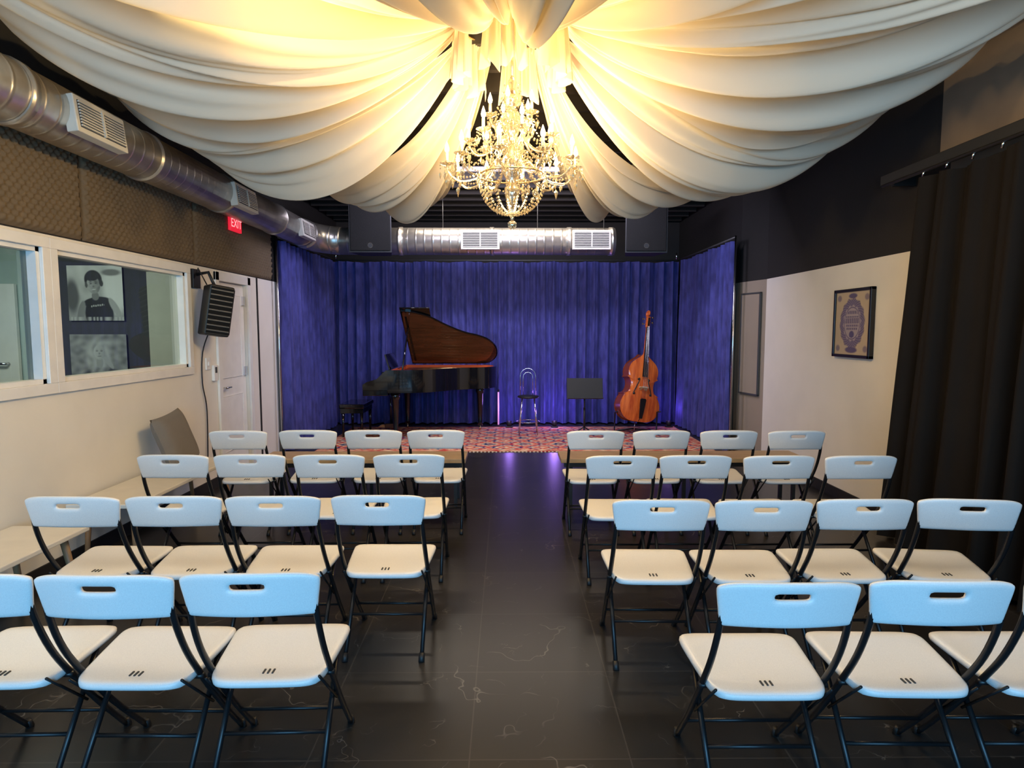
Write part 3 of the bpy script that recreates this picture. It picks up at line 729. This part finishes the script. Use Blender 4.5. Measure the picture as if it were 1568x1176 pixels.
for sx in (-1,1):
    m.tube([(bx+sx*.30,by-.25,.014),(bx+sx*.33,by+.02,.02),(bx+sx*.33,by-.02,.33),(bx+sx*.33,by-.22,.36)],.012,M_blackplas,8)
m.tube([(bx-.33,by+.02,.02),(bx,by+.28,.02),(bx+.33,by+.02,.02)],.012,M_blackplas,8)
o=m.obj('bass_stand'); o.location.z=RT

m=MB(); X,Y=1.18,9.35
T=Matrix.Translation((X,Y,.74))@Matrix.Rotation(-.22,4,'X')
m.box((-.27,-.006,-.15),(.27,.006,.16),M_blackplas,.004,T); m.box((-.27,-.07,-.155),(.27,.006,-.143),M_blackplas,.003,T)
m.box((-.04,.0,-.05),(.04,.03,.05),M_blackplas,.004,T)
m.tube([(X,Y+.03,.72),(X,Y+.03,.10)],.011,M_blackplas,8); m.tube([(X,Y+.03,.45),(X,Y+.03,.10)],.016,M_blackplas,8)
for k in range(3):
    a=k*2*pi/3+.5; m.tube([(X,Y+.03,.16),(X+.13*math.cos(a),Y+.03+.13*math.sin(a),.07),(X+.25*math.cos(a),Y+.03+.25*math.sin(a),.024)],.01,M_blackplas,8)
m.obj('music_stand')
m=MB(); X,Y=.34,9.6
m.lathe([(.001,.60),(.15,.60),(.165,.59),(.165,.575),(.15,.565),(.001,.565)],(X,Y,0),M_blackplas,24)
for k in range(4):
    a=pi/4+k*pi/2; m.tube([(X+.13*math.cos(a),Y+.13*math.sin(a),.57),(X+.20*math.cos(a),Y+.20*math.sin(a),0.008)],.009,M_chrome,8)
m.tube([(X+.175*math.cos(a),Y+.175*math.sin(a),.20) for a in [i*2*pi/24 for i in range(24)]],.006,M_chrome,6,closed=True)
for w,h in ((.12,.43),(.075,.37)):
    m.tube([(X-w,Y+.12,.58)]+[(X-w*math.cos(a),Y+.14,.58+h-w+w*math.sin(a)) for a in [i*pi/10 for i in range(11)]]+[(X+w,Y+.12,.58)],.006,M_chrome,8)
o=m.obj('wire_back_stool'); o.location.z=RT
def uplight(x,y):
    m=MB(); m.box((x-.06,y-.04,RT+.002),(x+.06,y+.04,.035),M_blackplas,.008)
    m.tube([(x,y,.035),(x,y+.03,.11)],[.035,.045],M_blackplas,16); m.lathe([(.001,.0),(.038,.0)],(x,y+.03,.112),M_ledw,16)
    m.obj('led_uplight')
for x in (.05,.80,2.70): uplight(x,10.28)
m=MB(); m.tube([(-.13,10.46,.03),(-.13,10.46,.58)],.014,M_ledw,10); m.tube([(-.13,10.48,.0),(-.13,10.48,.62)],.016,M_blackplas,8); m.lathe([(.001,.02),(.09,.02),(.1,0.013)],(-.13,10.48,0),M_blackplas,16); m.obj('led_light_tube')

def pa(x0,x1,y,z0,z1):
    m=MB()
    pr=[(x0,y),(x1,y),(x1-.08,y+.42),(x0+.08,y+.42)]
    m.prism(pr,z0,z1,M_blackplas); m.box((x0+.015,y-.012,z0+.02),(x1-.015,y+.002,z1-.02),M_grille,.01)
    m.add([(x0/2+x1/2+.035*math.cos(a),y-.014,z0+.09+.035*math.sin(a)) for a in [i*2*pi/20 for i in range(20)]],[tuple(range(20))],M_chrome,False)
    m.add([(x0/2+x1/2+.027*math.cos(a),y-.0155,z0+.09+.027*math.sin(a)) for a in [i*2*pi/20 for i in range(20)]],[tuple(range(20))],M_blackplas,False)
    for a in (x0+.08,x1-.1): m.box((a,y+.1,z1),(a+.02,y+.12,CZ),M_blackplas)
    m.obj('pa_speaker')
pa(-2.07,-1.51,8.42,2.64,3.36); pa(1.58,2.14,8.42,2.64,3.36)

# ------------------------------------------------------------------ left wall fittings
e=empty('wall_speaker',(-2.85,6.12,1.8))
T=Matrix.Translation((-2.80,6.12,1.80))@Matrix.Rotation(math.radians(38),4,'Z')@Matrix.Rotation(.16,4,'Y')
m=MB(); m.box((-.11,-.14,-.24),(.11,.14,.24),M_blackplas,.015,T); m.box((.1,-.12,-.22),(.118,.12,.22),M_grille,.006,T)
m.box((-.10,-.146,-.22),(.10,-.135,.22),M_grille,.004,T)
for i in range(9): m.box((-.10,-.156,-.20+i*.048),(.10,-.140,-.186+i*.048),M_steel,.002,T)
m.box((-3.0,6.05,2.02),(-2.97,6.19,2.2),M_blackplas,.004); m.tube([(-2.98,6.12,2.15),(-2.86,6.12,2.17),(-2.80,6.12,2.03)],.016,M_blackplas)
m.tube([(-2.98,6.07,2.1),(-2.9,6.0,2.2),(-2.86,6.08,2.05)],.006,M_blackplas,6)
par(m.obj('cabinet_and_bracket'),e)
m=MB(); m.tube(catmull([(-2.9,6.17,1.6),(-2.985,6.2,1.4),(-2.985,6.17,1.1),(-2.985,6.24,.8),(-2.985,6.2,.1)],5),.006,M_blackplas,6); m.obj('speaker_cable')
m=MB(); m.box((-3.0,6.27,1.22),(-2.985,6.36,1.34),M_trim,.003); m.box((-2.985,6.30,1.26),(-2.975,6.33,1.30),M_trim,.002); m.obj('light_switch_plate')
m=MB(); m.box((-3.0,6.40,1.10),(-2.97,6.48,1.26),M_trim,.005); m.box((-2.97,6.42,1.18),(-2.968,6.46,1.24),M_slot); m.obj('thermostat')
e=empty('exit_sign',(-2.94,6.95,2.76))
m=MB(); m.box((-2.955,6.81,2.68),(-2.925,7.09,2.85),M_exit,.005); par(m.obj('sign_box'),e)
tx=bpy.data.curves.new('letters','FONT'); tx.body='EXIT'; tx.size=.13; tx.align_x='CENTER'; tx.align_y='CENTER'; tx.materials.append(M_exitw)
to=bpy.data.objects.new('letters',tx); sc.collection.objects.link(to); to.parent=e; to.location=(.018,0,0); to.rotation_euler=(pi/2,0,pi/2)

# ------------------------------------------------------------------ framed certificate on right wall
T=Matrix.Translation((3.198,5.74,1.68))@Matrix.Rotation(-pi/2,4,'Z')
e=empty('framed_print',(3.19,5.74,1.68))
def cert(u,v):
    c=Vector((.50,.40,.27)); ink=Vector((.045,.035,.15)); lav=Vector((.30,.26,.34))
    r=math.hypot(u/.70,v/.78); a=math.atan2(v/.78,u/.70)
    if r<.95: c=c*.35+lav*.65
    band=ss(abs(r-.86-.035*math.sin(a*14))-.15,.03)*(.62+.35*math.sin(a*40)*math.sin(r*50))
    k=band
    k=max(k,ss(abs(r-.64)-.02,.02)*.8)
    if r<.58:
        for (y0,h,w) in ((.34,.05,.33),(.20,.03,.38),(.07,.08,.42),(-.08,.03,.36),(-.18,.03,.32)):
            if abs(v-y0)<h and abs(u)<w: k=max(k,.85*(.55+.45*math.sin(u*60+y0*9)))
        k=max(k,ss(eld(u,v,0,-.36,.14,.12),.2)*.8)
    k=max(k,ss(eld(u,v,0,-.84,.34,.10),.2)*.85, ss(eld(u,v,0,.86,.24,.08),.2)*.85)
    for x in (-.78,.78):
        for y in (-.8,.8): k=max(k,ss(eld(u,v,x,y,.12,.10),.3)*.6)
    c=c*(1-k)+ink*k; return (c.x,c.y,c.z)
o=bpy.data.objects.new('print_sheet',picture(.58,.58,cert,T,n=120,thick=.03)); sc.collection.objects.link(o); par(o,e)
m=MB(); W,H=.31,.315
for a in ((-W,-H,-W+.028,H),(W-.028,-H,W,H),(-W,-H,W,-H+.028),(-W,H-.028,W,H)): m.box((a[0],-.045,a[1]),(a[2],0,a[3]),M_ebony,.004,T)
par(m.obj('frame'),e)
T=Matrix.Translation((3.135,8.02,1.44))@Matrix.Rotation(-pi/2+.21,4,'Z')
m=MB(); m.box((-.2,-.02,-.64),(.2,.0,.64),M_recess_shade,0,T)  # white panel, its shade painted in as a darker colour
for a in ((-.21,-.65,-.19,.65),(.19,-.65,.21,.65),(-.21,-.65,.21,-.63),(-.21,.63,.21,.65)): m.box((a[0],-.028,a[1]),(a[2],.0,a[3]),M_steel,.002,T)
m.obj('framed_wall_panel')

# ------------------------------------------------------------------ lights
def light(kind,name,loc,energy,color,size=.1,target=None,size_y=None,spec=1):
    l=bpy.data.lights.new(name,kind); l.energy=energy; l.color=color; l.specular_factor=spec
    if kind=='AREA':
        l.size=size
        if size_y: l.shape='RECTANGLE'; l.size_y=size_y
    else: l.shadow_soft_size=size
    o=bpy.data.objects.new(name,l); sc.collection.objects.link(o); o.location=loc
    if target: o.rotation_euler=(Vector(target)-Vector(loc)).to_track_quat('-Z','Y').to_euler()
    return o
WARM=(1,.70,.33)
for k in range(5):
    a=k*2*pi/5+.3; light('POINT','chandelier_lamp',(CX+.40*math.cos(a),CY+.40*math.sin(a),2.82),34,WARM,.05)
light('POINT','chandelier_lamp',(CX+.1,CY-.1,3.34),10,WARM,.05)
light('POINT','canopy_lamp',(-.95,3.0,3.45),95,(1,.74,.34),.08)
light('POINT','canopy_lamp',(.55,3.1,3.50),26,(1,.74,.34),.08)
light('AREA','window_daylight',(0,YF+.05,1.6),330,(.20,.58,1.0),4.2,target=(0,5,1.0),size_y=2.0)
light('AREA','seating_fill',(-1.9,1.3,2.72),22,(1,.84,.62),.7,target=(-2.1,4.2,0))  # added warm fill pair over the seating, no fixture, kept out of view
light('AREA','seating_fill',(1.9,1.3,2.72),22,(1,.84,.62),.7,target=(2.1,4.2,0))
light('AREA','curtain_fill',(0,7.6,3.45),120,(.82,.78,1.0),3.6,target=(0,10.5,1.1),size_y=.3)  # added fill without a fixture, brightens the stage curtains
light('AREA','stage_floor_fill',(0,8.9,3.45),38,(1,.85,.68),3.0,target=(0,9.2,0),size_y=.25)  # added warm fill without a fixture, lifts the rug and stage floor
for x,p in ((.05,5),(.80,9),(2.70,3)):
    light('POINT','uplight_lamp',(x,10.30,.34),p,(.42,.22,1.0),.06,spec=.15)
light('AREA','control_room_fill',(-4.6,5.2,2.65),50,(.95,1,.9),.9,target=(-4.6,6.0,0))  # unseen fill added to light the control room interior

w=bpy.data.worlds.new('World'); sc.world=w; w.use_nodes=True
w.node_tree.nodes['Background'].inputs[0].default_value=(.35,.42,.5,1); w.node_tree.nodes['Background'].inputs[1].default_value=.15
sc.view_settings.view_transform='Standard'

cam=bpy.data.cameras.new('camera'); cam.lens=22.04; cam.sensor_width=36; cam.clip_start=.05
co=bpy.data.objects.new('camera',cam); sc.collection.objects.link(co); co.location=(0,0,1.62)
co.rotation_euler=(math.radians(90-4.94),0,math.radians(-.54)); sc.camera=co
